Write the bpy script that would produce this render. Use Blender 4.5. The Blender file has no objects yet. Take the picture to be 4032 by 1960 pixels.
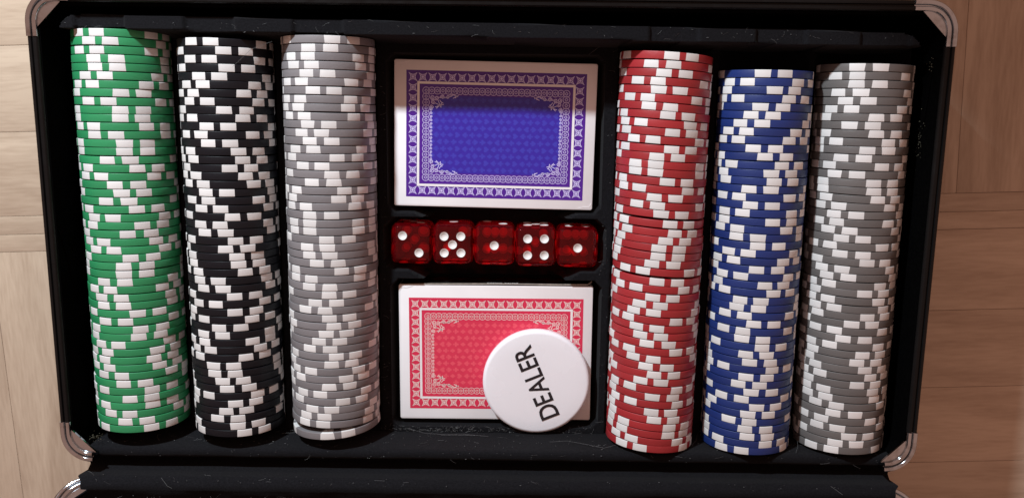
import bpy, math, random
import numpy as np
from mathutils import Vector, Matrix, noise as mnoise

MM = 0.001
rng = random.Random(7)
sc = bpy.context.scene
col = sc.collection

# ------------------------------------------------------------------ camera
cam_d = bpy.data.cameras.new('camera')
cam_d.sensor_fit = 'HORIZONTAL'; cam_d.sensor_width = 36.0; cam_d.lens = 28.567
cam_d.clip_start = 0.01; cam_d.clip_end = 20.0
cam_d.dof.use_dof = True; cam_d.dof.focus_distance = 0.352; cam_d.dof.aperture_fstop = 14.0
cam = bpy.data.objects.new('camera', cam_d); col.objects.link(cam)
ax, ay, az = math.radians(-9.667), math.radians(0.255), math.radians(0.708)
CM = Matrix.Rotation(az, 3, 'Z') @ Matrix.Rotation(ax, 3, 'X') @ Matrix.Rotation(ay, 3, 'Y')
cam.matrix_world = Matrix.Translation(Vector((10.73, 61.97, 401.01)) * MM) @ CM.to_4x4()
sc.camera = cam

# ------------------------------------------------------------------ light
world = bpy.data.worlds.new('World'); sc.world = world; world.use_nodes = True
bgn = world.node_tree.nodes['Background']
bgn.inputs[0].default_value = (1.0, 0.57, 0.44, 1); bgn.inputs[1].default_value = 0.41
ld = bpy.data.lights.new('lamp', 'SPOT'); ld.energy = 25.5; ld.shadow_soft_size = 0.02
ld.color = (0.815, 0.925, 1.0)
lamp = bpy.data.objects.new('lamp', ld); lamp.location = (-0.27, 0.496, 0.40); col.objects.link(lamp)
ld.spot_size = math.radians(47.1); ld.spot_blend = 0.10
lamp.rotation_euler = (Vector((-0.07, -0.04, 0.03)) - lamp.location).to_track_quat('-Z', 'Y').to_euler()
ld.cycles.is_caustics_light = True

vs = sc.view_settings
vs.view_transform = 'Standard'; vs.look = 'None'; vs.exposure = 0.0; vs.gamma = 1.0; vs.use_curve_mapping = False
sc.render.engine = 'CYCLES'
cy = sc.cycles
cy.use_denoising = True; cy.max_bounces = 12; cy.transmission_bounces = 10; cy.transparent_max_bounces = 10
cy.caustics_refractive = True; cy.caustics_reflective = False; cy.blur_glossy = 0.6
cy.sample_clamp_indirect = 4.0

# ------------------------------------------------------------------ materials
def mat(name, color=(0.5, 0.5, 0.5), rough=0.5, metal=0.0, spec=0.5, var=0.0, nscale=400.0, bump=0.0, bscale=3000.0,
        sheen=0.0, rand=0.0, dirt_reflect=None, dirt_reflect_scale=120.0, dirt_reflect_lo=0.6, dirt_reflect_hi=0.75, bdist=0.0002, rvar=0.0):
    m = bpy.data.materials.new(name); m.use_nodes = True
    nt = m.node_tree; N = nt.nodes; L = nt.links
    b = N['Principled BSDF']
    b.inputs['Base Color'].default_value = (*color, 1); b.inputs['Roughness'].default_value = rough
    b.inputs['Metallic'].default_value = metal; b.inputs['Specular IOR Level'].default_value = spec
    if sheen:
        b.inputs['Sheen Weight'].default_value = sheen; b.inputs['Sheen Roughness'].default_value = 0.5
    tc = N.new('ShaderNodeTexCoord')
    src = None
    if var or dirt_reflect or rand:
        rgb = N.new('ShaderNodeRGB'); rgb.outputs[0].default_value = (*color, 1); src = rgb.outputs[0]
    if var:
        n = N.new('ShaderNodeTexNoise'); n.inputs['Scale'].default_value = nscale; n.inputs['Detail'].default_value = 4
        L.new(tc.outputs['Object'], n.inputs['Vector'])
        h = N.new('ShaderNodeHueSaturation'); L.new(src, h.inputs['Color'])
        mp = N.new('ShaderNodeMapRange'); mp.inputs[3].default_value = 1 - var; mp.inputs[4].default_value = 1 + var
        mp.inputs[1].default_value = 0.3; mp.inputs[2].default_value = 0.7
        L.new(n.outputs['Fac'], mp.inputs[0]); L.new(mp.outputs[0], h.inputs['Value']); src = h.outputs[0]
    if rand:
        oi = N.new('ShaderNodeObjectInfo'); h = N.new('ShaderNodeHueSaturation'); L.new(src, h.inputs['Color'])
        mp = N.new('ShaderNodeMapRange'); mp.inputs[3].default_value = 1 - rand; mp.inputs[4].default_value = 1 + rand
        L.new(oi.outputs['Random'], mp.inputs[0]); L.new(mp.outputs[0], h.inputs['Value']); src = h.outputs[0]
    if dirt_reflect:
        n = N.new('ShaderNodeTexNoise'); n.inputs['Scale'].default_value = dirt_reflect_scale; n.inputs['Detail'].default_value = 6
        n.inputs['Roughness'].default_value = 0.7
        L.new(tc.outputs['Object'], n.inputs['Vector'])
        mp = N.new('ShaderNodeMapRange'); mp.inputs[1].default_value = dirt_reflect_lo; mp.inputs[2].default_value = dirt_reflect_hi
        L.new(n.outputs['Fac'], mp.inputs[0])
        mx = N.new('ShaderNodeMix'); mx.data_type = 'RGBA'; mx.inputs[7].default_value = (*dirt_reflect, 1)
        L.new(mp.outputs[0], mx.inputs[0]); L.new(src, mx.inputs[6]); src = mx.outputs[2]
    if src is not None: L.new(src, b.inputs['Base Color'])
    if rvar:
        n = N.new('ShaderNodeTexNoise'); n.inputs['Scale'].default_value = nscale; n.inputs['Detail'].default_value = 5
        L.new(tc.outputs['Object'], n.inputs['Vector'])
        mp = N.new('ShaderNodeMapRange'); mp.inputs[3].default_value = max(rough - rvar, 0.02); mp.inputs[4].default_value = rough + rvar
        mp.inputs[1].default_value = 0.3; mp.inputs[2].default_value = 0.7
        L.new(n.outputs['Fac'], mp.inputs[0]); L.new(mp.outputs[0], b.inputs['Roughness'])
    if bump:
        n = N.new('ShaderNodeTexNoise'); n.inputs['Scale'].default_value = bscale; n.inputs['Detail'].default_value = 3
        L.new(tc.outputs['Object'], n.inputs['Vector'])
        bp = N.new('ShaderNodeBump'); bp.inputs['Strength'].default_value = bump; bp.inputs['Distance'].default_value = bdist
        L.new(n.outputs['Fac'], bp.inputs['Height']); L.new(bp.outputs[0], b.inputs['Normal'])
    return m

M = {}
def chip_mat(name, c, scuff, **k):
    return mat(name, c, 0.44, rand=0.10, bump=0.25, bscale=900, dirt_reflect=scuff, dirt_reflect_scale=160, dirt_reflect_lo=0.60, dirt_reflect_hi=0.80, **k)
M['chip_green'] = chip_mat('green chip clay', (0.024, 0.245, 0.092), (0.04, 0.28, 0.13))
M['chip_black'] = chip_mat('black chip clay', (0.0055, 0.0057, 0.0085), (0.014, 0.014, 0.018), spec=0.28)
M['chip_grey'] = chip_mat('grey chip clay', (0.190, 0.176, 0.181), (0.25, 0.23, 0.23))
M['chip_dark_grey'] = chip_mat('shade-toned grey chip clay', (0.125, 0.115, 0.111), (0.165, 0.152, 0.147))  # same grey chips as chip_grey; weaker light on the right row painted in
M['chip_red'] = chip_mat('red chip clay', (0.325, 0.021, 0.025), (0.37, 0.05, 0.05))
M['chip_blue'] = chip_mat('blue chip clay', (0.0095, 0.027, 0.140), (0.02, 0.045, 0.17))
M['spot'] = mat('white chip inlay', (0.69, 0.67, 0.655), 0.45, rand=0.08, bump=0.2, bscale=900, dirt_reflect=(0.35, 0.3, 0.28),
                dirt_reflect_scale=300, dirt_reflect_lo=0.66, dirt_reflect_hi=0.82)
M['flock'] = mat('black flock', (0.0066, 0.0064, 0.0078), 0.95, spec=0.10, var=0.35, nscale=1500, bump=0.8, bscale=2500,
                 sheen=0.03, dirt_reflect=(0.03, 0.03, 0.03), dirt_reflect_scale=900, dirt_reflect_lo=0.62, dirt_reflect_hi=0.8)
M['lining'] = mat('black lining fabric', (0.0018, 0.0017, 0.0018), 1.0, spec=0.0, var=0.3, nscale=900)
M['rail'] = mat('black anodised rail', (0.006, 0.0055, 0.0055), 0.34, spec=0.16, rvar=0.1, nscale=200, bump=0.1, bscale=600)
M['shell'] = mat('black case panel', (0.02, 0.02, 0.02), 0.5, bump=0.5, bscale=900)
M['chrome'] = mat('chrome corner', (0.52, 0.56, 0.60), 0.12, metal=1.0, rvar=0.10, nscale=150, bump=0.12, bscale=180, dirt_reflect=(0.22, 0.19, 0.17), dirt_reflect_scale=110, dirt_reflect_lo=0.50, dirt_reflect_hi=0.78)  # dark blotches: some grime, mostly painted stand-in for uneven room reflections
M['carton'] = mat('white carton', (0.84, 0.81, 0.815), 0.5, spec=0.3, var=0.03, nscale=60, dirt_reflect=(0.45, 0.36, 0.30), dirt_reflect_scale=90, dirt_reflect_lo=0.66, dirt_reflect_hi=0.9)
M['carton_edge'] = mat('worn carton edge', (0.55, 0.47, 0.40), 0.7, var=0.2, nscale=500)
M['blue_print'] = mat('violet blue print', (0.080, 0.014, 0.27), 0.28, var=0.05, nscale=300)
M['blue_field'] = mat('blue field print', (0.038, 0.020, 0.33), 0.28, var=0.05, nscale=300)
M['blue_suit'] = mat('light blue suit print', (0.048, 0.043, 0.41), 0.28)
M['blue_line'] = mat('pale lilac print', (0.64, 0.58, 0.90), 0.28)
M['red_print'] = mat('crimson print', (0.68, 0.030, 0.085), 0.28, var=0.04, nscale=300)
M['red_field'] = mat('crimson field print', (0.70, 0.038, 0.090), 0.28, var=0.04, nscale=300)
M['red_suit'] = mat('light crimson suit print', (0.80, 0.085, 0.13), 0.28)
M['red_line'] = mat('cream print', (0.86, 0.68, 0.64), 0.28)
M['black_gloss'] = mat('black varnished print', (0.012, 0.012, 0.012), 0.2)
M['button'] = mat('white button plastic', (0.88, 0.87, 0.91), 0.24, var=0.02, nscale=40, rvar=0.08, dirt_reflect=(0.70, 0.68, 0.68), dirt_reflect_scale=260, dirt_reflect_lo=0.68, dirt_reflect_hi=0.8)
M['button'].node_tree.nodes['Principled BSDF'].inputs['Subsurface Weight'].default_value = 0.15
M['button'].node_tree.nodes['Principled BSDF'].inputs['Subsurface Radius'].default_value = (0.002, 0.0018, 0.0018)
M['ink'] = mat('black enamel lettering', (0.012, 0.012, 0.016), 0.18)
M['white_ink'] = mat('white lettering', (0.7, 0.7, 0.7), 0.4)
M['pip'] = mat('white pip paint', (0.84, 0.82, 0.80), 0.35)
def dimple(m, k):
    nt = m.node_tree; N = nt.nodes; L = nt.links
    tc = N.new('ShaderNodeTexCoord'); sx = N.new('ShaderNodeSeparateXYZ'); L.new(tc.outputs['Object'], sx.inputs[0])
    cx = N.new('ShaderNodeCombineXYZ'); L.new(sx.outputs[0], cx.inputs[0]); L.new(sx.outputs[1], cx.inputs[1])
    d = N.new('ShaderNodeVectorMath'); d.operation = 'DOT_PRODUCT'; L.new(cx.outputs[0], d.inputs[0]); L.new(cx.outputs[0], d.inputs[1])
    mu = N.new('ShaderNodeMath'); mu.operation = 'MULTIPLY'; mu.inputs[1].default_value = k; L.new(d.outputs['Value'], mu.inputs[0])
    b = N.new('ShaderNodeBump'); b.inputs['Strength'].default_value = 1.0; b.inputs['Distance'].default_value = 1.0
    L.new(mu.outputs[0], b.inputs['Height']); L.new(b.outputs[0], N['Principled BSDF'].inputs['Normal'])
dimple(M['pip'], 190.0)
M['lint'] = mat('pale lint', (0.13, 0.13, 0.13), 0.8)
M['foam'] = mat('yellowed glue crumbs', (0.09, 0.083, 0.055), 0.9, var=0.4, nscale=900)

def glass():
    m = bpy.data.materials.new('red translucent acrylic'); m.use_nodes = True
    nt = m.node_tree; b = nt.nodes['Principled BSDF']
    b.inputs['Base Color'].default_value = (1.0, 0.008, 0.03, 1); b.inputs['Roughness'].default_value = 0.02
    b.inputs['Transmission Weight'].default_value = 0.91; b.inputs['IOR'].default_value = 1.48
    t = nt.nodes.new('ShaderNodeBsdfTransparent'); t.inputs[0].default_value = (1.0, 0.02, 0.04, 1)
    mx = nt.nodes.new('ShaderNodeMixShader'); mx.inputs[0].default_value = 0.50
    nt.links.new(b.outputs[0], mx.inputs[1]); nt.links.new(t.outputs[0], mx.inputs[2])
    nt.links.new(mx.outputs[0], nt.nodes['Material Output'].inputs['Surface'])
    return m
M['glass'] = glass()

def wood(name, along):
    m = bpy.data.materials.new(name); m.use_nodes = True
    nt = m.node_tree; N = nt.nodes; L = nt.links; b = N['Principled BSDF']
    b.inputs['Roughness'].default_value = 0.42; b.inputs['Specular IOR Level'].default_value = 0.35
    tc = N.new('ShaderNodeTexCoord'); oi = N.new('ShaderNodeObjectInfo')
    off = N.new('ShaderNodeVectorMath'); off.operation = 'MULTIPLY_ADD'
    cx = N.new('ShaderNodeCombineXYZ')
    for i in range(3): L.new(oi.outputs['Random'], cx.inputs[i])
    off.inputs[1].default_value = (7.3, 5.1, 3.7); L.new(cx.outputs[0], off.inputs[0]); L.new(tc.outputs['Object'], off.inputs[2])
    mp = N.new('ShaderNodeMapping'); mp.inputs['Scale'].default_value = (4, 34, 34) if along == 'x' else (34, 4, 34)
    L.new(off.outputs[0], mp.inputs['Vector'])
    n1 = N.new('ShaderNodeTexNoise'); n1.inputs['Scale'].default_value = 1.6; n1.inputs['Detail'].default_value = 6; n1.inputs['Distortion'].default_value = 1.5
    L.new(mp.outputs[0], n1.inputs['Vector'])
    n2 = N.new('ShaderNodeTexNoise'); n2.inputs['Scale'].default_value = 22; n2.inputs['Detail'].default_value = 4
    L.new(mp.outputs[0], n2.inputs['Vector'])
    add = N.new('ShaderNodeMath'); add.operation = 'MULTIPLY_ADD'; add.inputs[1].default_value = 0.5
    L.new(n2.outputs['Fac'], add.inputs[0]); L.new(n1.outputs['Fac'], add.inputs[2])
    cr = N.new('ShaderNodeValToRGB'); e = cr.color_ramp.elements
    e[0].position = 0.45; e[0].color = (0.35, 0.258, 0.185, 1); e[1].position = 0.90; e[1].color = (0.51, 0.402, 0.300, 1)
    L.new(add.outputs[0], cr.inputs[0])
    h = N.new('ShaderNodeHueSaturation'); mr = N.new('ShaderNodeMapRange'); mr.inputs[3].default_value = 0.93; mr.inputs[4].default_value = 1.05
    L.new(oi.outputs['Random'], mr.inputs[0]); L.new(mr.outputs[0], h.inputs['Value']); L.new(cr.outputs[0], h.inputs['Color'])
    L.new(h.outputs[0], b.inputs['Base Color'])
    bp = N.new('ShaderNodeBump'); bp.inputs['Strength'].default_value = 0.08; bp.inputs['Distance'].default_value = 0.0003
    L.new(n2.outputs['Fac'], bp.inputs['Height']); L.new(bp.outputs[0], b.inputs['Normal'])
    return m
M['wood_x'] = wood('pale laminate grain along', 'x'); M['wood_y'] = wood('pale laminate grain across', 'y')

# ------------------------------------------------------------------ helpers (all shapes in millimetres)
def mesh(name, verts, faces, m, smooth=30):
    me = bpy.data.meshes.new(name)
    me.from_pydata([(v[0]*MM, v[1]*MM, v[2]*MM) for v in verts], [], faces)
    me.validate(); me.update()
    if smooth:
        me.polygons.foreach_set('use_smooth', [True]*len(me.polygons))
        if smooth < 180: me.set_sharp_from_angle(angle=math.radians(smooth))
    if m is not None: me.materials.append(m)
    return me

def obj(name, me, parent=None, loc=(0, 0, 0), rot=(0, 0, 0), **props):
    o = bpy.data.objects.new(name, me); col.objects.link(o)
    o.location = Vector(loc) * MM; o.rotation_euler = rot
    if parent is not None: o.parent = parent
    for k, v in props.items(): o[k] = v
    return o

def empty(name, loc=(0, 0, 0), rot=(0, 0, 0), **props):
    o = obj(name, None, None, loc, rot, **props); o.empty_display_size = 0.01
    return o

class Geo:
    def __init__(s): s.v = []; s.f = []
    def add(s, V, F):
        k = len(s.v); s.v += [tuple(p) for p in V]; s.f += [tuple(i + k for i in q) for q in F]
    def box(s, a, b):
        (x0, y0, z0), (x1, y1, z1) = a, b
        s.add([(x0, y0, z0), (x1, y0, z0), (x1, y1, z0), (x0, y1, z0), (x0, y0, z1), (x1, y0, z1), (x1, y1, z1), (x0, y1, z1)],
              [(3, 2, 1, 0), (4, 5, 6, 7), (0, 1, 5, 4), (1, 2, 6, 5), (2, 3, 7, 6), (3, 0, 4, 7)])
    def bevel_box(s, a, b, c):
        # box with chamfered edges: stack of inset rectangles
        (x0, y0, z0), (x1, y1, z1) = a, b
        def ring(i, z):
            r = []
            x0i, x1i, y0i, y1i = x0 + i, x1 - i, y0 + i, y1 - i; k = c
            r = [(x0i + k, y0i, z), (x1i - k, y0i, z), (x1i, y0i + k, z), (x1i, y1i - k, z), (x1i - k, y1i, z), (x0i + k, y1i, z), (x0i, y1i - k, z), (x0i, y0i + k, z)]
            return r
        rs = [ring(c, z0), ring(0.3*c, z0 + 0.3*c), ring(0, z0 + c), ring(0, z1 - c), ring(0.3*c, z1 - 0.3*c), ring(c, z1)]
        V = [p for r in rs for p in r]; F = []
        for i in range(5):
            for j in range(8):
                a_, b_ = i*8 + j, i*8 + (j + 1) % 8
                F.append((a_, b_, b_ + 8, a_ + 8))
        F.append(tuple(range(7, -1, -1))); F.append(tuple(range(40, 48)))
        s.add(V, F)
    def tube(s, pts, r, n=5, cap=True):
        pts = [Vector(p) for p in pts]; rings = []
        for i, p in enumerate(pts):
            t = (pts[min(i + 1, len(pts) - 1)] - pts[max(i - 1, 0)]).normalized()
            u = t.cross(Vector((0.3, 0.2, 1))).normalized(); w = t.cross(u)
            rr = r[i] if isinstance(r, (list, tuple)) else r
            rings.append([p + (u*math.cos(2*math.pi*k/n) + w*math.sin(2*math.pi*k/n))*rr for k in range(n)])
        V = [q for g in rings for q in g]; F = []
        for i in range(len(pts) - 1):
            for k in range(n):
                a, b = i*n + k, i*n + (k + 1) % n; F.append((a, b, b + n, a + n))
        if cap: F.append(tuple(range(n - 1, -1, -1))); F.append(tuple(range((len(pts) - 1)*n, len(pts)*n)))
        s.add(V, F)
    def sweep(s, path, normals, prof, closed_prof=True):
        # path: (x,y) list, normals: inward (x,y), prof: (o,z) loop
        n = len(prof); V = []; F = []
        for (px, py), (nx, ny) in zip(path, normals):
            for o, z in prof: V.append((px + nx*o, py + ny*o, z))
        for i in range(len(path) - 1):
            for k in range(n if closed_prof else n - 1):
                a, b = i*n + k, i*n + (k + 1) % n; F.append((a, b, b + n, a + n))
        if closed_prof: F.append(tuple(range(n - 1, -1, -1))); F.append(tuple(range((len(path) - 1)*n, len(path)*n)))
        s.add(V, F)
    def ribbon(s, pts, w, z, closed=False):
        # flat stroke in the xy plane
        n = len(pts); V = []; F = []
        for i in range(n):
            a = pts[(i - 1) % n] if (closed or i > 0) else pts[0]
            b = pts[(i + 1) % n] if (closed or i < n - 1) else pts[-1]
            dx, dy = b[0] - a[0], b[1] - a[1]; l = math.hypot(dx, dy) or 1
            nx, ny = -dy/l*w/2, dx/l*w/2
            V += [(pts[i][0] - nx, pts[i][1] - ny, z), (pts[i][0] + nx, pts[i][1] + ny, z)]
        for i in range(n if closed else n - 1):
            j = (i + 1) % n; F.append((2*i, 2*j, 2*j + 1, 2*i + 1))
        s.add(V, F)
    def poly(s, pts, z): s.add([(x, y, z) for x, y in pts], [tuple(range(len(pts)))])
    def mesh(s, name, m, smooth=30): return mesh(name, s.v, s.f, m, smooth)

# ------------------------------------------------------------------ floor
def plank_mesh(lx, ly, m):
    g = Geo(); g.bevel_box((-lx/2, -ly/2, -6), (lx/2, ly/2, 0), 0.22); return g.mesh('plank', m, 20)
g = Geo(); g.box((-1500, -1500, -30), (1500, 1500, -3.0))
floor = obj('floor', g.mesh('floor', M['wood_x'], 0), kind='structure', label='pale wood laminate floor laid in a basket pattern')
floor.rotation_euler = (0, 0, math.radians(2.1))
GAP = 0.14
def planks(x0, x1, y0, y1, horizontal, anchor, w=41.2):
    a0, a1 = (y0, y1) if horizontal else (x0, x1)
    lines = [a0]
    k = math.ceil((a0 - anchor)/w + 0.2)
    while anchor + k*w < a1 - 4: lines.append(anchor + k*w); k += 1
    lines.append(a1)
    for s0, s1 in zip(lines[:-1], lines[1:]):
        l0, l1 = (x0, x1) if horizontal else (y0, y1)
        L, W = l1 - l0 - GAP, s1 - s0 - GAP
        if horizontal: obj('plank', plank_mesh(L, W, M['wood_x']), floor, ((l0 + l1)/2, (s0 + s1)/2, 0))
        else: obj('plank', plank_mesh(W, L, M['wood_y']), floor, ((s0 + s1)/2, (l0 + l1)/2, 0))
planks(-420, -8, 15.8, 304, True, 57.2)
planks(-8, 420, 15.8, 304, False, 229.4)
planks(-420, -8, -292, -2.2, False, -252.6)
planks(-8, 420, -292, -2.2, True, -43.4, 40.7)
for xa, xb in ((-420, -8), (-8, 420)):
    for ya, yb in ((6.6, 15.8), (-2.2, 6.6)):
        obj('plank', plank_mesh(xb - xa - GAP, yb - ya - GAP, M['wood_x']), floor, ((xa + xb)/2, (ya + yb)/2, 0))

# ------------------------------------------------------------------ case
ZR = 67.0
XL, XR, YB, YF = -185.6, 186.6, -91.5, 107.0
RAIL = [(0.0, -15), (0.0, -1.6), (0.35, -0.6), (1.0, -0.15), (1.9, -0.15), (2.3, -0.9), (2.9, -0.9), (3.2, 0.0), (4.4, 0.0), (5.0, -0.5), (5.2, -1.4), (5.2, -15)]
CAP = [(-0.5, -17), (-0.5, -2.2)] + [(1.0 - 1.5*math.cos(math.radians(a)), -1.1 + 1.5*math.sin(math.radians(a))) for a in (12, 30, 50, 70, 90, 110, 130, 148)] + [(2.4, -1.3), (2.8, -1.3)] + [(4.15 - 1.3*math.cos(math.radians(a)), -0.85 + 1.3*math.sin(math.radians(a))) for a in (32, 50, 70, 90, 110, 135, 160)] + [(5.5, -1.6), (5.5, -3.2), (4.0, -3.4), (1.5, -17)]
RAIL = [(o*0.88, h) for o, h in RAIL]; CAP = [(-0.3 + (o + 0.5)*0.80, h) for o, h in CAP]
CL, CR_ = 18.0, 12.5
def corner_cap(parent, cx, cy, sx, sy, z, leg=CL):
    path = []; nor = []
    for t in (leg, CR_ + 0.05 + 0.5*(leg - CR_)): path.append((cx - sx*t, cy)); nor.append((0, -sy))
    for k in range(13):
        a = math.radians(90*k/12)
        nx, ny = math.sin(a)*sx, math.cos(a)*sy
        path.append((cx - sx*CR_ + nx*CR_, cy - sy*CR_ + ny*CR_)); nor.append((-nx, -ny))
    for t in (CL - 2.7, CL): path.append((cx, cy - sy*t)); nor.append((-sx, 0))
    g = Geo(); g.sweep(path, nor, [(o, z + h) for o, h in CAP])
    # web plate bridging the inner corner
    o = 4.1; P = []
    for k in range(13):
        a = math.radians(90*k/12)
        P.append((cx - sx*CR_ + math.sin(a)*sx*(CR_ - o), cy - sy*CR_ + math.cos(a)*sy*(CR_ - o)))
    P = [(cx - sx*(CR_ + 2.0), cy - sy*o), ] + P + [(cx - sx*o, cy - sy*(CR_ + 2.0))]
    n = len(P)
    V = [(x, y, z - 0.9) for x, y in P] + [(x, y, z - 1.9) for x, y in P]
    F = [tuple(range(n)), tuple(range(2*n - 1, n - 1, -1))] + [(i, (i + 1) % n, (i + 1) % n + n, i + n) for i in range(n)]
    g.add(V, F)
    return obj('corner_cap', g.mesh('corner_cap', M['chrome'], 40), parent)
def rail(parent, p0, p1, nin, z):
    g = Geo(); g.sweep([p0, p1], [nin, nin], [(o, z + h) for o, h in RAIL])
    return obj('rail', g.mesh('rail', M['rail'], 40), parent)

case = empty('poker_case', label='open black poker case with chrome corners, lid tipped back', category='case')
def rrect(x0, x1, y0, y1, r, n=8):
    P = []
    for cx, cy, a0 in ((x1 - r, y1 - r, 0), (x0 + r, y1 - r, 90), (x0 + r, y0 + r, 180), (x1 - r, y0 + r, 270)):
        for k in range(n + 1):
            a = math.radians(a0 + 90*k/n); P.append((cx + r*math.cos(a), cy + r*math.sin(a)))
    return P
def shell_geo(x0, x1, y0, y1, zb, zt, th, floor_t, r):
    # tray-like shell: outer wall, rim, inner wall, floors
    g = Geo()
    o = rrect(x0, x1, y0, y1, r); i = rrect(x0 + th, x1 - th, y0 + th, y1 - th, r - th)
    n = len(o)
    V = [(x, y, zb) for x, y in o] + [(x, y, zt) for x, y in o] + [(x, y, zt) for x, y in i] + [(x, y, zb + floor_t) for x, y in i]
    F = []
    for k in range(3):
        for j in range(n):
            a, b = k*n + j, k*n + (j + 1) % n; F.append((a, b, b + n, a + n))
    F.append(tuple(range(n - 1, -1, -1))); F.append(tuple(range(3*n, 4*n)))
    g.add(V, F); return g
body = obj('body', shell_geo(XL + 0.6, XR - 0.6, YB + 0.6, YF - 0.6, 1.0, 52.9, 3.0, 3.0, 12.0).mesh('body', M['shell'], 40), case)
for x, y in ((-160, 85), (160, 85), (-160, -70), (160, -70)):
    g = Geo(); g.bevel_box((x - 7, y - 7, 0.05), (x + 7, y + 7, 0.98), 0.4); obj('foot', g.mesh('foot', M['shell']), body)
# inner lining walls (above the tray)
g = Geo()
P = rrect(XL + 5.0, XR - 5.0, YB + 4.3, YF - 5.6, 7.5); n = len(P)
g.add([(x, y, 4.2) for x, y in P] + [(x, y, ZR - 1.5) for x, y in P] + [(x - math.copysign(0.0, x), y, ZR - 1.5) for x, y in rrect(XL + 4.2, XR - 4.2, YB + 3.5, YF - 4.8, 8.2)],
      [(j, (j + 1) % n, (j + 1) % n + n, j + n) for j in range(n)] + [(n + j, n + (j + 1) % n, 2*n + (j + 1) % n, 2*n + j) for j in range(n)])
# keep only what is not on the hinge side above the hinge flap
keepF = []
for f in g.f:
    ys = [g.v[i][1] for i in f]; zs = [g.v[i][2] for i in f]
    if max(ys) < YB + 6: continue
    keepF.append(f)
g.f = keepF
lining = obj('lining', g.mesh('lining', M['lining'], 50), case)
# wrinkled lining edge strips on the side walls
for x, pts in ((XL + 5.35, [(10, 64), (0, 60.5), (-14, 56.5), (-30, 52), (-46, 48.5), (-62, 45)]), (XR - 5.35, [(84, 60), (60, 57), (40, 51), (15, 49), (-20, 50)])):
    g = Geo(); g.tube([(x, y, z) for y, z in pts], 0.35, 6); obj('lining_seam', g.mesh('lining_seam', M['lining']), lining)

rail(case, (XL + CL, YF), (XR - CL, YF), (0, -1), ZR)
rail(case, (XL, YB + CL), (XL, YF - CL), (1, 0), ZR)
rail(case, (XR, YF - CL), (XR, YB + CL), (-1, 0), ZR)
for cx, sx in ((XL, -1), (XR, 1)):
    for cyy, sy in ((YF, 1), (YB, -1)): corner_cap(case, cx, cyy, sx, sy, ZR, CL if sy > 0 else 13.2)
# hinge rail below the fabric
g = Geo(); g.box((XL + CL, YB + 0.05, 53.2), (XR - CL, YB + 4.0, 59.6)); obj('hinge_rail', g.mesh('hinge_rail', M['rail'], 0), case)

# hinge flap: fabric from the tray wall over the hinge into the lid
PSI = math.radians(55); HY, HZ = -98.2, 66.0
def lidpt(s, n): return (HY - s*math.cos(PSI) + n*math.sin(PSI), HZ + s*math.sin(PSI) + n*math.cos(PSI))
prof = [(-86.5, 41.0), (-86.7, 46), (-86.9, 53), (-87.05, 59.6), (-87.5, 61.0), (-88.6, 61.5), (-90.0, 61.4), (-91.1, 60.9), (-91.9, 59.0), (-92.6, 55), (-94.2, 51.6), (-96.0, 52.2), (-97.3, 56), (-98.0, 61)]
prof += [lidpt(0.2, 0.9), lidpt(1.2, 1.5), lidpt(3.2, 1.6), lidpt(5.2, 1.0), lidpt(6.2, -0.6), lidpt(6.6, -4), lidpt(6.9, -8), lidpt(7.6, -11.0)]
fine = []
for a, b in zip(prof[:-1], prof[1:]):
    k = max(2, int(math.hypot(a[0] - b[0], a[1] - b[1])/0.7))
    for i in range(k): fine.append((a[0] + (b[0] - a[0])*i/k, a[1] + (b[1] - a[1])*i/k))
fine.append(prof[-1])
nx = 260; V = []; F = []
for i in range(nx + 1):
    for j, (y, z) in enumerate(fine):
        half = 180.6 if y > -91.5 else (183.6 - 6.5*min(1, max(0, (-95.0 - y)/4.0)))
        x = 0.5 + half*(2*i/nx - 1)
        amp = 0.22 if y > -91 else 0.55
        d = mnoise.noise(Vector((x*0.06, y*0.15, z*0.15))) * amp + mnoise.noise(Vector((x*0.3, y*0.4, z*0.4)))*0.10
        if y > -87.2: V.append((x, y + abs(d)*0.5, z))
        else: V.append((x, y, z + d))
m_ = len(fine)
for i in range(nx):
    for j in range(m_ - 1): F.append((i*m_ + j, i*m_ + j + 1, (i + 1)*m_ + j + 1, (i + 1)*m_ + j))
obj('hinge_flap', mesh('hinge_flap', V, F, M['flock'], 60), case)

# lid, tipped back 55 degrees
LD = 198.0
lid_shell = shell_geo(XL + 0.6, XR - 0.6, 0.6, LD - 0.6, -24, -10.5, 2.5, 2.0, 12.0)
lid = obj('lid', lid_shell.mesh('lid', M['shell'], 40), case)
lid.matrix_local = Matrix.Translation(Vector((0.5, HY, HZ))*MM) @ Matrix(((-1, 0, 0, 0), (0, -math.cos(PSI), math.sin(PSI), 0), (0, math.sin(PSI), math.cos(PSI), 0), (0, 0, 0, 1)))
rail(lid, (XL + CL, LD), (XR - CL, LD), (0, -1), 0)
rail(lid, (XL, CL), (XL, LD - CL), (1, 0), 0)
rail(lid, (XR, LD - CL), (XR, CL), (-1, 0), 0)
rail(lid, (XR - CL, 0), (XL + CL, 0), (0, 1), 0)
for cx, sx in ((XL, -1), (XR, 1)):
    for cyy, sy in ((LD, 1), (0, -1)): corner_cap(lid, cx, cyy, sx, sy, 0, CL if sy > 0 else 13.2)
g = Geo(); P = rrect(XL + 5.4, XR - 5.4, 7.9, LD - 5.4, 7); n = len(P)
g.add([(x, y, -11.5) for x, y in P] + [(x, y, -1.5) for x, y in P], [tuple(range(n))] + [(j, (j + 1) % n, (j + 1) % n + n, j + n) for j in range(n)])
g.f = [f for f in g.f if len(f) > 4 or max(g.v[i][1] for i in f) > 9.5]
obj('lid_lining', g.mesh('lid_lining', M['flock'], 50), lid)

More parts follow.
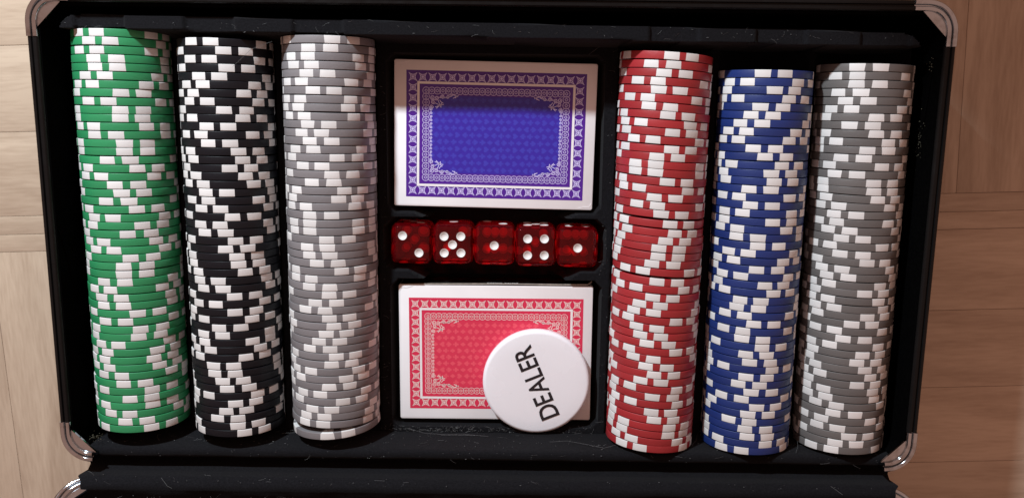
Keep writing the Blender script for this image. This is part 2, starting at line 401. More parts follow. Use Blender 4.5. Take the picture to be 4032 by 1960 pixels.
# ------------------------------------------------------------------ chip tray (vacuum formed, flocked)
COLS = [
 ('green', -157.81, 92.74, -79.24, -0.0038, [-17,-1,-17,5,6,-9,-26,34,-7,32,31,61,-1,35,33,13,47,-23,21,27,9,43,-11,49,32,-25,-13,33,24,24,-2,-20,-8,-5,37,-5,40,36,-14,58,53,-30,-14,15,50,21,49,-6,14,45]),
 ('black', -113.46, 89.57, -80.65, -0.0051, [-12,30,-14,32,-3,-24,-38,-19,28,49,5,-29,7,43,48,31,50,60,1,-24,-9,32,-10,-4,35,21,36,37,45,-15,-10,31,-20,31,51,10,-13,51,-30,42,0,1,11,17,-35,26,14,2,28,36]),
 ('grey', -69.48, 91.15, -80.98, -0.0024, [31,1,-26,-21,-3,-36,5,-38,48,-34,-3,-12,0,-22,33,-12,26,1,41,33,-35,-2,-30,-30,19,-7,-5,5,35,-29,-6,19,2,-12,19,26,14,5,-8,26,20,-34,39,17,-22,34,-7,-17,-19,13]),
 ('red', 74.50, 86.10, -85.64, -0.0042, [10,-13,1,-31,-4,-43,-14,8,-51,16,-34,15,-3,-30,-30,11,-49,-3,-26,6,18,25,13,5,5,-2,-41,5,-48,0,-16,-25,32,-20,-14,-2,35,-22,-4,7,-10,-51,7,-49,5,9,31,29,-46,-34]),
 ('blue', 117.63, 79.60, -86.01, 0.0013, [-7,-51,8,-63,-7,-19,-31,-49,-59,-13,2,23,10,14,-15,-54,-12,-48,16,-54,-27,0,-38,-56,0,-46,11,23,-19,-22,-39,0,-38,-13,13,-7,-2,28,-5,-13,3,-36,11,0,-24,-3,1,25,-32]),
 ('dark_grey', 159.76, 82.38, -85.30, 0.0052, [-18,-43,-17,-38,-28,-47,9,-22,10,-63,0,-29,-70,-35,11,12,17,-54,-32,-55,-39,-22,-61,-21,11,-44,-36,-58,11,-58,-50,17,-2,-48,-11,-53,14,8,20,-62,11,-56,-52,-39,-15,-56,-36,6,-11,-41]),  # same chips as the grey row, colour darkened for the light falloff
]
AX, RC = 45.0, 19.5
def sstep(e0, e1, v):
    t = np.clip((v - e0)/(e1 - e0), 0, 1); return t*t*(3 - 2*t)
tx = np.arange(-180.2, 181.3, 0.7); ty = np.arange(-86.4, 99.6, 0.62)
X, Y = np.meshgrid(tx, ty, indexing='ij')
lf = 90.4 - 0.0105*(X - 8.8)               # inner edge of the front ledge
of = 96.5 - 0.0105*(X - 8.8)               # outer edge of the front ledge
LZ = 63.3
led = sstep(-0.8, 0.5, Y - lf) * sstep(-175.0, -174.0, X) * (1 - sstep(174.0, 175.0, X))
led = np.where((X < -166) & (Y > of - 9) & ((X + 166)**2 + (Y - of + 9)**2 > 81), 0, led)
led = np.where((X > 166) & (Y > of - 9) & ((X - 166)**2 + (Y - of + 9)**2 > 81), 0, led)
Z = 41.0 + (LZ - 41.0)*led
for c in COLS:
    notch = (1 - sstep(9.4, 10.6, np.abs(X - c[1]))) * led
    Z = Z - 1.5*notch
    dx = X - (c[1] - c[4]*(Y - 62))
    zt = np.minimum(AX - np.sqrt(np.maximum(20.35**2 - dx**2, 0.0)) - 0.15, 44)
    back = 1 - sstep(-86.2, -85.6, Y)
    cut = (np.abs(dx) < 20.35) & (Y < lf)
    Z = np.where(cut, np.minimum(Z, zt + (Z - zt)*back), Z)
    # where a long row of chips reaches into the ledge
    Z = np.where((np.abs(dx) < 10.2) & (Y >= lf) & (Y < c[2] + 0.5), np.minimum(Z, zt), Z)
def well(Z, inside, depth):                # inside: signed distance, positive inside
    t = sstep(-0.6, 0.8, inside); return Z + (np.minimum(depth, Z) - Z)*t
def rectd(x0, x1, y0, y1, ch=3.0):
    d = np.minimum(np.minimum(X - x0, x1 - X), np.minimum(Y - y0, y1 - Y))
    d2 = (np.minimum(X - x0, x1 - X) + np.minimum(Y - y0, y1 - Y) - ch)/1.414
    return np.minimum(d, d2)
Z = well(Z, rectd(-45.0, 48.8, 17.0, 85.2), 19.9)
Z = well(Z, rectd(-44.2, 50.0, -83.4, -14.2), 19.9)
Z = well(Z, rectd(-47.2, 51.2, -9.2, 14.0, 4.0), 23.2)
up = np.minimum(np.minimum(X + 36 - (17.5 - Y)*2.4, 40 - (17.5 - Y)*2.4 - X), np.minimum(Y - 10, 20 - Y)); Z = well(Z, up*0.6, 23.2)
lo = np.minimum(np.minimum(X + 38 - (-8.5 - Y)*1.6, 42 - (-8.5 - Y)*1.6 - X), np.minimum(Y + 18, -5 - Y)); Z = well(Z, lo*0.6, 23.2)
Z = np.where(Y > of, np.minimum(Z, LZ - 0.2 - 55*sstep(0, 1.2, Y - of)), Z)
nzx, nzy = X.shape
wob = np.array([[mnoise.noise(Vector((tx[i]*0.05, ty[j]*0.05, 0))) for j in range(0, nzy, 6)] for i in range(0, nzx, 6)])
wobf = np.repeat(np.repeat(wob, 6, 0), 6, 1)[:nzx, :nzy]
idx = np.arange(nzx*nzy).reshape(nzx, nzy)
V = np.stack([X.ravel(), Y.ravel(), Z.ravel()], 1)
F = np.stack([idx[:-1, :-1].ravel(), idx[1:, :-1].ravel(), idx[1:, 1:].ravel(), idx[:-1, 1:].ravel()], 1)
# skirt
per = np.concatenate([idx[:, 0], idx[-1, 1:], idx[-2::-1, -1], idx[0, -2:0:-1]])
low = V[per].copy(); low[:, 2] = 6.0
base = len(V); V = np.vstack([V, low]); npn = len(per)
SF = [(int(per[(k + 1) % npn]), int(per[k]), base + k, base + (k + 1) % npn) for k in range(npn)]
tray_me = mesh('chip_tray', V.tolist(), F.tolist() + SF, M['flock'], 60)
tray = obj('chip_tray', tray_me,
           label='black flocked tray with round troughs holding chips, cards and dice', category='tray')
tray.cycles.is_caustics_receiver = True

# ------------------------------------------------------------------ poker chips
T = 3.10
def chip_profile(extra=0.0):
    h = T/2; b = 0.20
    pr = []
    for k in range(5):
        a = math.radians(90*k/4); pr.append((RC - b + b*math.cos(a), h - b + b*math.sin(a)))
    pr = [(RC, -(h - b))][:0] + [(r, y) for r, y in pr]
    low_ = [(r, -y) for r, y in reversed(pr)]
    return low_ + pr                                   # from -y face edge to +y face edge
def chip_mesh(m):
    pr = [(16.6, -T/2), ] + chip_profile() + [(16.6, T/2)]
    pr = [(16.2, -T/2 + 0.12)] + pr + [(16.2, T/2 - 0.12)]      # shallow recess inside the rim on the faces
    n = 64; V = []; F = []
    for k in range(n):
        a = 2*math.pi*k/n
        for r, y in pr: V.append((r*math.sin(a), y, r*math.cos(a)))
    p_ = len(pr)
    for k in range(n):
        for j in range(p_ - 1):
            a, b = k*p_ + j, ((k + 1) % n)*p_ + j; F.append((a, a + 1, b + 1, b))
    F.append(tuple(k*p_ for k in range(n))); F.append(tuple(k*p_ + p_ - 1 for k in range(n - 1, -1, -1)))
    return mesh('poker_chip', V, F, m, 35)
def spot_mesh(hw, roundness=0.0, skew=0.0, chip_edge=0.0, seed=0):
    r_ = random.Random(seed)
    pr = [(r + 0.045, y*1.0) for r, y in chip_profile()]
    h = T/2
    pr = [(15.0, -h - 0.012), (18.6, -h - 0.012)] + pr + [(18.6, h + 0.012), (15.0, h + 0.012)]
    na = 7; V = []; F = []; p_ = len(pr)
    for i in range(na):
        u = 2*i/(na - 1) - 1
        for r, y in pr:
            e = max(0, abs(y)/h - 0.45)/0.55
            w = hw*(1 - roundness*e*e) + skew*y/h
            a = math.radians(u*w + 0.15*r_.uniform(-1, 1)*(abs(u) == 1))
            dr = -0.03 if (abs(u) == 1) else 0
            if chip_edge and y > 0.8 and abs(u) < 0.99: dr -= chip_edge*(0.5 + 0.5*math.sin(7*u + seed))
            V.append(((r + dr)*math.sin(a), y, (r + dr)*math.cos(a)))
    for i in range(na - 1):
        for j in range(p_ - 1):
            a, b = i*p_ + j, (i + 1)*p_ + j; F.append((a, a + 1, b + 1, b))
    # close the two flanks and the inside
    F.append(tuple(range(p_ - 1, -1, -1))); F.append(tuple(range((na - 1)*p_, na*p_)))
    F.append(tuple(i*p_ for i in range(na)) + tuple(i*p_ + p_ - 1 for i in range(na - 1, -1, -1)))
    return mesh('edge_spot', V, F, M['spot'], 35)
SPOTS = [spot_mesh(9.1), spot_mesh(9.3, 0, 0.4, 0, 1), spot_mesh(9.0, 0, -0.4, 0, 2), spot_mesh(9.2, 0.03, 0, 0.02, 3), spot_mesh(9.1, 0.02, 0, 0.015, 5)]
ROUND = [spot_mesh(10.0, 0.20, 0, 0, 11), spot_mesh(9.9, 0.16, 0.5, 0, 12), spot_mesh(10.1, 0.18, -0.5, 0, 13)]
def nth(k): return '%d%s' % (k, 'th' if 10 <= k % 100 <= 20 else {1: 'st', 2: 'nd', 3: 'rd'}.get(k % 10, 'th'))
LABEL = {
 'green': ('%s green and white chip counted from the hinge flap in the green row', 'green chips in their row'),
 'black': ('%s black and white chip counted from the hinge flap in the black row', 'black chips in their row'),
 'grey': ('%s grey and white chip from the hinge flap, row beside the black chips', 'grey chips beside the black row'),
 'red': ('%s red and white chip counted from the hinge flap in the red row', 'red chips in their row'),
 'blue': ('%s blue and white chip counted from the hinge flap in the blue row', 'blue chips in their row'),
 'dark_grey': ('%s grey and white chip from the hinge flap, row beside the blue chips', 'grey chips beside the blue row'),
}
END = {
 'green': 'end chip of the green row, beside the hinge flap', 'black': 'end chip of the black row, beside the hinge flap',
 'grey': 'loose grey end chip leaning apart from its row near the hinge flap', 'red': 'leaning red end chip of its row, beside the hinge flap',
 'blue': 'leaning blue end chip of its row, beside the hinge flap', 'dark_grey': 'leaning grey end chip beside the blue end chip at the hinge flap'}
YAW = {'green': -0.4, 'black': -0.4, 'grey': -0.4, 'red': -3.6, 'blue': -0.6, 'dark_grey': -0.6}
for cname, xc, yt, yb, sl, angs in COLS:
    base_me = chip_mesh(M['chip_' + cname]); n = len(angs); pitch = (yt - yb)/n
    r_ = random.Random(cname)
    gaps = [abs(r_.gauss(0, 0.05)) for _ in range(n)]
    if cname == 'red':
        for k, gx in ((20, 0.55), (21, 0.45), (27, 0.75)): gaps[k] += gx
    tot = sum(gaps); p0 = (yt - yb - tot - (1.6 if cname == 'grey' else 0))/n
    y = yt
    for i, a in enumerate(angs):
        y -= gaps[i]
        yc = y - p0/2; y -= p0
        last = i == n - 1
        if last and cname == 'grey': yc -= 1.5
        x = xc - sl*(yc - 62) + r_.gauss(0, 0.11)
        dz = r_.gauss(0, 0.06)
        tilt = [math.radians(r_.gauss(0, 0.16)), 0, math.radians(YAW[cname] + r_.gauss(0, 0.26))]
        if last:
            if cname == 'grey': tilt = [math.radians(1.0), 0, math.radians(3.6)]
            if cname in ('red', 'blue', 'dark_grey'): tilt = [math.radians(-1.6), 0, math.radians(YAW[cname] + 0.8)]; dz += 0.15; yc -= 0.25
        o = obj('poker_chip', base_me, None, (x, yc, AX + dz), label=(END[cname] if last else LABEL[cname][0] % nth(n - i)), category='poker chip')
        o['group'] = LABEL[cname][1]
        o.rotation_euler = (Matrix.Rotation(tilt[2], 3, 'Z') @ Matrix.Rotation(tilt[0], 3, 'X') @ Matrix.Rotation(math.radians(a), 3, 'Y')).to_euler()
        for q in range(4):
            for s in (-1, 1):
                rel = 90*q + s*13.25
                absang = (a + rel + 180) % 360 - 180
                if abs(absang) > 118: continue
                if 'grey' in cname and r_.random() < 0.22: me = r_.choice(ROUND)
                else: me = r_.choice(SPOTS)
                e = obj('edge_spot', me, o); e.rotation_euler = (0, math.radians(rel + r_.gauss(0, 0.35)), 0)

# ------------------------------------------------------------------ card boxes
def spiral(cx, cy, r, turns, a0, d, n=16):
    return [(cx + r*(1 - 0.8*k/n)*math.cos(a0 + d*turns*2*math.pi*k/n), cy + r*(1 - 0.8*k/n)*math.sin(a0 + d*turns*2*math.pi*k/n)) for k in range(n + 1)]
def arc(p, q, bow, n=6):
    mx, my = (p[0] + q[0])/2, (p[1] + q[1])/2; dx, dy = q[0] - p[0], q[1] - p[1]
    return [((1 - t)**2*p[0] + 2*t*(1 - t)*(mx - dy*bow) + t*t*q[0], (1 - t)**2*p[1] + 2*t*(1 - t)*(my + dx*bow) + t*t*q[1]) for t in [k/n for k in range(n + 1)]]
def suit(kind):
    P = []
    if kind == 0: P = [(0, 1.25), (0.95, 0), (0, -1.25), (-0.95, 0)]
    elif kind in (1, 2):
        H = [(0, -1.2), (0.55, -0.55), (1.05, 0.05), (1.1, 0.6), (0.75, 1.0), (0.3, 0.95), (0, 0.6)]
        H = H + [(-x, y) for x, y in reversed(H[1:-1])]
        P = H if kind == 1 else [(x, -y) for x, y in H][::-1]
        if kind == 2: P = [(0, 1.2), (-0.55, 0.55), (-1.05, -0.05), (-1.05, -0.6), (-0.6, -0.85), (-0.2, -0.6), (-0.4, -1.25), (0.4, -1.25), (0.2, -0.6), (0.6, -0.85), (1.05, -0.6), (1.05, -0.05), (0.55, 0.55)]
    else:
        P = [(-0.4, -1.25), (0.4, -1.25), (0.18, -0.5)] + [(0.62 + 0.5*math.cos(math.radians(a)), -0.15 + 0.5*math.sin(math.radians(a))) for a in (-120, -60, 0, 60, 100)]
        P += [(0.52*math.cos(math.radians(a)), 0.68 + 0.52*math.sin(math.radians(a))) for a in (-30, 30, 90, 150, 210)]
        P += [(-0.62 + 0.5*math.cos(math.radians(a)), -0.15 + 0.5*math.sin(math.radians(a))) for a in (80, 120, 180, 240, 300)] + [(-0.18, -0.5)]
    return P
def print_meshes(pw, ph, colr):
    Z0 = 0.0
    g = Geo(); g.box((-pw/2, -ph/2, 0.0), (pw/2, ph/2, 0.03)); panel = g.mesh('printed_panel', M[colr + '_print'], 0)
    # field
    fw, fh = pw - 21.5, ph - 21.5
    g = Geo(); g.poly(rrect(-fw/2, fw/2, -fh/2, fh/2, 9.0, 10), 0.048); field = g.mesh('printed_field', M[colr + '_field'], 0)
    # suits
    g = Geo(); w, h = fw + 1.5, fh + 2.0; rp, cp = 3.05, 3.2; nr, nc = int(h/rp), int(w/cp)
    for r in range(nr):
        for c in range(nc):
            x = (c - (nc - 1)/2)*cp + (0.8 if r % 2 else -0.8); y = (r - (nr - 1)/2)*rp
            if abs(x) > w/2 - 1 or abs(y) > h/2 - 1: continue
            if abs(x) > fw/2 - 9 and abs(y) > fh/2 - 5 and (abs(x) - (fw/2 - 9))/9 + (abs(y) - (fh/2 - 5))/5 > 0.55: continue
            P = suit((c + 2*r) % 4)
            sgn = 1 if r % 2 else -1
            g.poly([(x - sgn*py*1.1, y + sgn*px*1.1) for px, py in P], 0.060)
    suits = g.mesh('suit_print', M[colr + '_suit'], 0)
    # ornament lines
    g = Geo(); z = 0.075
    nxm, nym = 18, 12; px_, py_ = (pw - 5.8)/(nxm - 1), (ph - 5.8)/(nym - 1)
    spots = [(-pw/2 + 2.9 + i*px_, sy*(ph/2 - 2.9)) for i in range(nxm) for sy in (-1, 1)] + [(sx*(pw/2 - 2.9), -ph/2 + 2.9 + j*py_) for j in range(1, nym - 1) for sx in (-1, 1)]
    s = 1.85; lw = 0.24
    for x, y in spots:
        C = [(x - s, y - s), (x + s, y - s), (x + s, y + s), (x - s, y + s)]
        for k in range(4): g.ribbon(arc(C[k], C[(k + 1) % 4], 0.46, 8), lw, z)
        for k in range(4):
            p, q = C[k], C[(k + 2) % 4]
            g.ribbon(arc(p, q, 0.10, 8), lw*0.9, z + 0.004)
        g.poly([(x + 0.40*math.cos(t), y + 0.40*math.sin(t)) for t in [2*math.pi*k/10 for k in range(10)]], z + 0.01)
    # white frame
    fx, fy = pw/2 - 5.3, ph/2 - 5.3
    gf = Geo(); gf.ribbon([(-fx - 0.5, -fy), (fx + 0.5, -fy)], 1.05, z); gf.ribbon([(-fx - 0.5, fy), (fx + 0.5, fy)], 1.05, z)
    gf.ribbon([(-fx, -fy + 0.52), (-fx, fy - 0.52)], 1.05, z); gf.ribbon([(fx, -fy + 0.52), (fx, fy - 0.52)], 1.05, z)
    frame = gf.mesh('printed_frame', M['carton'], 0)
    # ring chain
    rx, ry = pw/2 - 8.7, ph/2 - 8.7
    n1, n2 = 25, 15
    rings = [(-rx + 2*rx*i/n1, sy*ry) for i in range(n1 + 1) for sy in (-1, 1)] + [(sx*rx, -ry + 2*ry*j/n2) for j in range(1, n2) for sx in (-1, 1)]
    for x, y in rings:
        g.ribbon([(x + 1.5*math.cos(t), y + 1.5*math.sin(t)) for t in [2*math.pi*k/18 for k in range(18)]], 0.22, z, True)
        g.ribbon([(x + 0.52*math.cos(t), y + 0.52*math.sin(t)) for t in [2*math.pi*k/10 for k in range(10)]], 0.22, z + 0.01, True)
        for t in range(4):
            a = math.pi/2*t
            g.poly([(x + 1.0*math.cos(a) + 0.13*math.cos(u), y + 1.0*math.sin(a) + 0.13*math.sin(u)) for u in [2*math.pi*k/6 for k in range(6)]], z)
    # corner scrolls
    ix, iy = rx - 1.6, ry - 1.6
    for sx in (-1, 1):
        for sy in (-1, 1):
            def put(P, w=0.3): g.ribbon([(sx*(ix - x), sy*(iy - y)) for x, y in P], w, z + 0.012)
            put(spiral(1.3, 1.4, 1.15, 1.6, 0.6, 1)); put(spiral(3.0, 1.5, 1.0, 1.5, 2.5, -1)); put(spiral(1.5, 3.2, 1.0, 1.5, 0.2, 1))
            put(spiral(5.6, 1.1, 0.95, 1.5, 3.0, 1)); put(spiral(7.9, 0.9, 0.8, 1.5, 3.2, -1)); put(spiral(1.0, 5.4, 0.9, 1.5, 4.6, -1))
            put(arc((3.9, 1.2), (10.0, 0.4), 0.18, 10)); put(arc((8.6, 0.3), (12.4, 0.9), -0.25, 8)); put(arc((10.2, 1.5), (11.8, 0.2), 0.2)); put(arc((11.2, 1.4), (12.6, 0.3), -0.2))
            put([(2.2, 3.6), (5.2, 5.0)]); put([(3.6, 2.4), (5.0, 5.6)]); put(arc((2.4, 5.4), (5.4, 3.6), 0.2)); put(arc((3.0, 6.0), (6.2, 4.2), -0.2)); put(arc((4.4, 2.3), (5.9, 3.6), 0.3))
    for sx in (-1, 1):
        k = 0; yy = -iy + 6.6
        while yy < iy - 6.4:
            P = spiral(0.75, 0, 0.62, 1.4, 1.5 if k % 2 else -1.5, 1 if k % 2 else -1, 12)
            g.ribbon([(sx*(ix - x), yy + y) for x, y in P], 0.24, z); yy += 1.55; k += 1
    orn = g.mesh('ornament_print', M[colr + '_line'], 0)
    return panel, field, suits, frame, orn
def text_mesh(s, name, m, size, extrude=0.0, xs=1.0, bold=0.0):
    cu = bpy.data.curves.new(name, 'FONT'); cu.body = s; cu.size = size*MM; cu.extrude = extrude*MM; cu.offset = bold*MM
    cu.align_x = 'CENTER'; cu.align_y = 'CENTER'; cu.resolution_u = 4
    t = bpy.data.objects.new(name, cu); col.objects.link(t)
    dg = bpy.context.evaluated_depsgraph_get(); me = bpy.data.meshes.new_from_object(t.evaluated_get(dg))
    bpy.data.objects.remove(t); me.name = name
    for v in me.vertices: v.co.x *= xs
    me.materials.clear(); me.materials.append(m)
    return me

def card_box(loc, rz, pw, ph, off, colr, label, end_panel=False):
    W, H, D = 89.0, 64.2, 18.2
    b = empty('card_box', loc, (0, 0, rz), label=label, category='card box')
    g = Geo(); g.bevel_box((-W/2, -H/2, 0), (W/2, H/2, D), 0.55); obj('carton', g.mesh('carton', M['carton'], 25), b)
    for nm, me in zip(('printed_panel', 'printed_field', 'suit_print', 'printed_frame', 'ornament_print'), print_meshes(pw, ph, colr)):
        obj(nm, me, b, (off[0], off[1], D + 0.03))
    if end_panel:
        g = Geo(); g.box((-W/2 + 1.2, H/2 + 0.02, 0.8), (W/2 - 1.6, H/2 + 0.30, D - 0.25))
        e = obj('end_panel', g.mesh('end_panel', M['black_gloss'], 0), b)
        t = obj('lettering', text_mesh('plastic coated', 'lettering', M['white_ink'], 2.6), e, (3, H/2 + 0.36, D - 3.4))
        t.rotation_euler = (math.radians(90), 0, math.radians(180))
        # lifted, worn flap edge above the end panel
        P = [(-W/2 + 0.6, H/2 + 0.1, D - 0.4), (-30, H/2 + 0.5, D + 0.1), (0, H/2 + 0.8, D + 0.15), (28, H/2 + 0.7, D + 0.2), (W/2 - 2.5, H/2 + 0.9, D + 0.5), (W/2 - 0.9, H/2 + 2.2, D + 0.7), (W/2 - 0.8, H/2 + 2.6, D - 0.6)]
        g = Geo(); g.tube(P, 0.17, 6); obj('flap_edge', g.mesh('flap_edge', M['carton_edge']), b)
    g = Geo()
    # worn, creased corners
    for sx, sy in ((1, -1), (-1, 1)):
        x, y = sx*W/2, sy*H/2
        g.tube([(x - sx*6.5, y - sy*0.6, D + 0.02), (x - sx*4, y - sy*1.3, D + 0.07), (x - sx*1.6, y - sy*1.2, D + 0.06), (x - sx*0.5, y - sy*3.0, D + 0.02)], 0.10, 5)
    obj('crease', g.mesh('crease', M['carton']), b)
    return b
card_box((1.56, 50.8, 20.0), -0.013, 79.0, 55.4, (0.4, -0.1), 'blue', 'white card box with violet blue ornament back, lying above the dice')
card_box((2.75, -48.9, 20.0), 0.003, 80.0, 53.0, (0.2, -0.4), 'red', 'white card box with crimson ornament back, lying under the dealer button', True)

# ------------------------------------------------------------------ dealer button
BR, BT = 24.6, 5.4
pr = [(0, 0)] + [(BR - 1.5 + 1.5*math.sin(math.radians(a)), 1.5 - 1.5*math.cos(math.radians(a))) for a in (0, 30, 60, 90)]
pr += [(BR - 1.8 + 1.8*math.cos(math.radians(a)), BT - 1.8 + 1.8*math.sin(math.radians(a))) for a in (0, 15, 30, 45, 60, 75, 90)]
pr += [(18, BT + 0.12), (9, BT + 0.2), (0, BT + 0.22)]
n = 72; V = []; F = []
for k in range(n):
    a = 2*math.pi*k/n
    for r, z in pr: V.append((max(r, 0.01)*math.cos(a), max(r, 0.01)*math.sin(a), z))
for k in range(n):
    for j in range(len(pr) - 1):
        a, b = k*len(pr) + j, ((k + 1) % n)*len(pr) + j; F.append((a, b, b + 1, a + 1))
btn = obj('dealer_button', mesh('dealer_button', V, F, M['button'], 180), None, (21.7, -60.9, 38.42), (0, 0, math.radians(113.0)),
          label='round white button lettered DEALER, resting on the crimson card box', category='button')
adv = {'D': 0.70, 'E': 0.575, 'A': 0.66, 'L': 0.53, 'R': 0.64}
LET = []
xx = 0
for ch in 'DEALER':
    me = text_mesh(ch, 'letter', M['ink'], 12.5, 0.10, 0.86, 0.15)
    xs = [v.co.x for v in me.vertices]; ys = [v.co.y for v in me.vertices]
    w = (max(xs) - min(xs))/MM
    for v in me.vertices: v.co.x -= min(xs); v.co.y -= (max(ys) + min(ys))/2
    LET.append((me, xx)); xx += w + (0.35 if ch == 'A' else 0.75)
tot = xx - 0.75; sc_x = 36.2/tot
for me, x0 in LET:
    o = obj('letter', me, btn, ((x0)*sc_x - 36.2/2, 0, BT + 0.20)); o.scale = (sc_x, 1, 1)

# ------------------------------------------------------------------ dice
DS = 18.4
def rounded_cube(hs, r, m, name='die'):
    import bmesh
    bm = bmesh.new(); bmesh.ops.create_cube(bm, size=2.0)
    bmesh.ops.subdivide_edges(bm, edges=bm.edges[:], cuts=15, use_grid_fill=True)
    for v in bm.verts:
        c = []
        for t in v.co:                     # denser near the edges
            s = math.copysign(abs(t)**0.6, t); c.append(s*hs)
        p = Vector(c); q = Vector([max(-(hs - r), min(hs - r, t)) for t in p]); d = p - q
        if d.length > 1e-6:
            p = q + d.normalized()*r
        # cut a little of each vertex off, like a cast die
        R2 = hs*1.6
        if p.length > R2: p = p.normalized()*R2
        v.co = p*MM
    me = bpy.data.meshes.new(name); bm.to_mesh(me); bm.free()
    me.polygons.foreach_set('use_smooth', [True]*len(me.polygons)); me.materials.append(m)
    return me
die_me = rounded_cube(DS/2, 3.3, M['glass'])
def pip_me():
    # shallow bowl set into the face: rim slightly proud, back lens inside the body
    n = 24; R = 1.98; V = []; F = []
    rings = [(R, -0.25), (R, 0.03), (R - 0.08, 0.08), (R*0.75, 0.07), (R*0.45, 0.06), (R*0.2, 0.06)]
    for k in range(n):
        a = 2*math.pi*k/n
        for r, z in rings: V.append((r*math.cos(a), r*math.sin(a), z))
    p_ = len(rings)
    for k in range(n):
        for j in range(p_ - 1):
            a, b = k*p_ + j, ((k + 1) % n)*p_ + j; F.append((a, b, b + 1, a + 1))
    F.append(tuple(k*p_ + p_ - 1 for k in range(n))); F.append(tuple(k*p_ for k in range(n - 1, -1, -1)))
    return mesh('pip', V, F, M['pip'], 50)
PIP = pip_me(); d_ = 3.75
LAY = {1: [(0, 0)], 2: [(-d_, d_), (d_, -d_)], 3: [(-d_, d_), (0, 0), (d_, -d_)], 4: [(-d_, d_), (d_, d_), (-d_, -d_), (d_, -d_)],
       5: [(-d_, d_), (d_, d_), (0, 0), (-d_, -d_), (d_, -d_)], 6: [(-d_, d_), (0, d_), (d_, d_), (-d_, -d_), (0, -d_), (d_, -d_)]}
FACE = {'+z': Matrix.Identity(3), '-z': Matrix.Rotation(math.pi, 3, 'X'), '+y': Matrix.Rotation(-math.pi/2, 3, 'X'), '-y': Matrix.Rotation(math.pi/2, 3, 'X'),
        '+x': Matrix.Rotation(math.pi/2, 3, 'Y'), '-x': Matrix.Rotation(-math.pi/2, 3, 'Y')}
DICE = [  # top, +y, +x faces
 (2, 3, 1, -1.5, 'red translucent die showing two, beside the grey chip row'),
 (5, 1, 4, 0.6, 'red translucent die showing five, between the two and a one'),
 (1, 2, 3, -0.3, 'red translucent die showing one, between the five and the four'),
 (4, 5, 1, 0.4, 'red translucent die showing four, between the two ones'),
 (1, 4, 2, -0.6, 'red translucent die showing one, beside the red chip row')]
x0d, x1d = -44.9, 48.7
for i, (t, fy_, fx_, rz, lab) in enumerate(DICE):
    xc = x0d + (x1d - x0d)*(i + 0.5)/5; yc = 1.9 - 0.011*(xc - 2) + (0.25 if i in (1, 2) else 0)
    o = obj('die', die_me, None, (xc, yc, 23.35 + DS/2), (0, 0, math.radians(rz)), label=lab, category='die', group='five red dice in a row')
    o.cycles.is_caustics_caster = True
    vals = {'+z': t, '-z': 7 - t, '+y': fy_, '-y': 7 - fy_, '+x': fx_, '-x': 7 - fx_}
    for fc, val in vals.items():
        R = FACE[fc]
        for (u, v) in LAY[val]:
            p = R @ Vector((u, v, DS/2)); q = obj('pip', PIP, o, p); q.rotation_euler = R.to_euler(); q.cycles.is_caustics_receiver = True

# ------------------------------------------------------------------ lint, hairs and crumbs
def surf_z(x, y):
    if y < -86.6: return None
    i = int(round((x - tx[0])/0.7)); j = int(round((y - ty[0])/0.62))
    if 0 <= i < nzx and 0 <= j < nzy: return float(Z[i, j])
    return None
g = Geo(); r_ = random.Random(3)
def fibre(p, l, rad, seed, lift=0.15, nseg=5):
    q = random.Random(seed); a = q.uniform(0, 6.28); bend = q.uniform(-1.2, 1.2); pts = []
    x, y, z = p
    for k in range(nseg + 1):
        pts.append((x, y, z + lift*math.sin(math.pi*k/nseg) + 0.06)); a += bend/nseg; x += l/nseg*math.cos(a); y += l/nseg*math.sin(a)*0.6
    g.tube(pts, rad, 3, False)
# on the front ledge, tray blocks and back ledge
for k in range(260):
    zone = r_.random()
    if zone < 0.3: x, y = r_.uniform(-175, 175), r_.uniform(91.0, 96.4)
    elif zone < 0.62: x, y = r_.uniform(-46, 52), r_.uniform(-86.2, -83.4)
    else: x, y = r_.choice([r_.uniform(-49, -44.5), r_.uniform(49, 54)]), r_.uniform(-84, 88)
    z = surf_z(x, y)
    if z is None or z < 36: continue
    if r_.random() < 0.35: l, rad = r_.uniform(1.5, 4.0), 0.03
    else: l, rad = r_.uniform(0.3, 1.0), r_.uniform(0.05, 0.09)
    fibre((x, y, z), l, rad, k)
for k in range(170):
    x, y = r_.gauss(-12, 26), r_.uniform(-86.3, -83.2)
    z = surf_z(x, y)
    if z is None or z < 36: continue
    fibre((x, y, z), r_.uniform(0.4, 2.2), r_.uniform(0.025, 0.06), 5000 + k, 0.25)
# on the hinge wall, the hinge band and the flap
for k in range(420):
    x = r_.uniform(-176, 176); z0 = r_.random()
    if z0 < 0.45: y, z = -86.5, r_.uniform(43, 59.5)
    elif z0 < 0.6: y, z = r_.uniform(-91, -87.6), 61.75
    else:
        s = r_.choice([r_.uniform(0.8, 5.0), r_.uniform(6.8, 8.5)]); y, z = lidpt(s, 2.0 if s < 6 else -5.0)
    if r_.random() < 0.18: l, rad = r_.uniform(2.0, 6.0), 0.032
    else: l, rad = r_.uniform(0.2, 0.6), r_.uniform(0.04, 0.11)
    fibre((x, y + 0.3, z), l, rad, 1000 + k, 0.1)
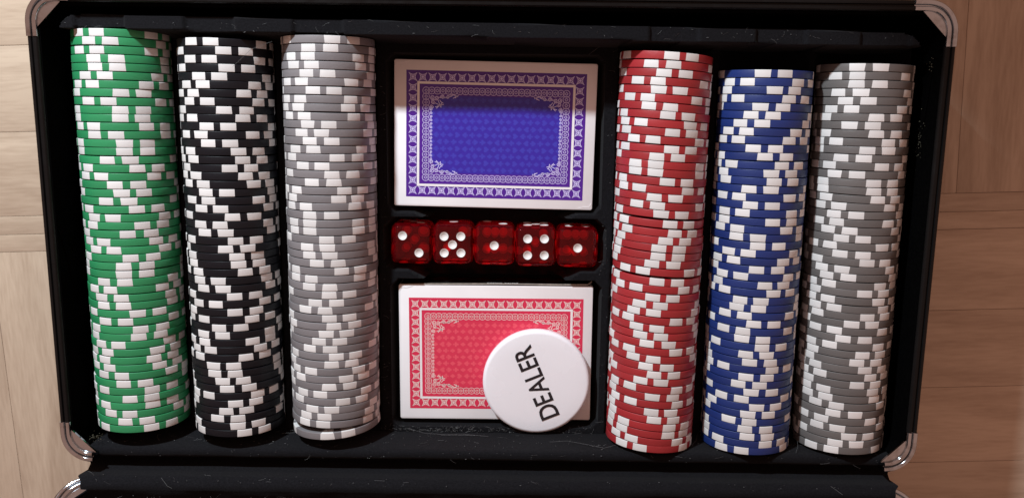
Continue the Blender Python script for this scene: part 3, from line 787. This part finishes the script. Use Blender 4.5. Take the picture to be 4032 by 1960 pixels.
# a few long hairs
HAIRS = [[(-38, -83.8, 43), (-30, -86, 43.5), (-18, -86.2, 45), (-6, -85.8, 46)], [(-22, -85.9, 46), (-12, -85.8, 44.5), (0, -86, 46.5)],
         [(28, -86, 52), (36, -85.8, 51), (44, -86, 54), (52, -86, 58), (60, -86, 53)], [(-92, -85.5, 44), (-84, -84.5, 43), (-76, -85.5, 44.5)],
         [(-95, -85.6, 47), (-80, -85.2, 44.5), (-70, -86, 47)], [(97, -84.5, 43), (95, -85.8, 49), (92, -86, 54)],
         [(141, -84, 49), (139.5, -85, 55), (137, -86.2, 60)], [(-179, 12, 42), (-176, 16, 46), (-172, 17.5, 51)],
         [(-178, -70, 44), (-176, -78, 46), (-175.5, -84, 47)], [(18, 94.5, 45.2), (26, 97, 45.4), (33, 98.4, 45.6)], [(58, 97.8, 45.2), (50, 92, 44.5), (42, 86, 41)],
         [(-18, 97.5, 45.2), (-10, 96.8, 45.6), (-3, 97.6, 45.3)], [(-89, 88.5, 60.5), (-97, 85, 63), (-104, 78, 64.9)]]
for P in HAIRS:
    pts = []
    for a, b in zip(P[:-1], P[1:]):
        for k in range(4): pts.append([a[i] + (b[i] - a[i])*k/4 for i in range(3)])
    pts.append(P[-1]); g.tube(pts, 0.045, 4, False)
P = [lidpt(2, 2.2), lidpt(6, 2.2)]
g.tube([(150, P[0][0], P[0][1]), (154, P[1][0], P[1][1])], 0.06, 4); g.tube([(-142, P[0][0], P[0][1]), (-138, P[1][0], P[1][1]), (-136, P[1][0] - 1, P[1][1])], 0.05, 4)
lint = obj('lint', g.mesh('lint', M['lint'], 0), kind='stuff', label='pale hairs, lint and crumbs scattered on the black flock', category='lint')
# yellowed glue crumbs in two case corners
g = Geo(); r_ = random.Random(9)
for cx, cyy, cz, sx_, sy_, nn in ((-174.0, -83.0, 60.0, 3.0, 1.6, 40), (180.6, 82.0, 60, 0.5, 4, 12), (181.0, 50.0, 55, 0.3, 10, 34)):
    for k in range(nn):
        x, y, z = cx + r_.gauss(0, sx_*0.5), cyy + r_.gauss(0, sy_*0.5), cz + r_.gauss(0, 1.5); s = r_.uniform(0.12, 0.32)
        g.add([(x - s, y, z), (x + s*0.6, y - s, z), (x + s*0.5, y + s, z), (x, y, z + s)], [(0, 2, 1), (0, 1, 3), (1, 2, 3), (2, 0, 3)])
obj('glue_crumbs', g.mesh('glue_crumbs', M['foam'], 0), kind='stuff', label='yellowed glue crumbs along the case corner and side wall', category='crumbs')
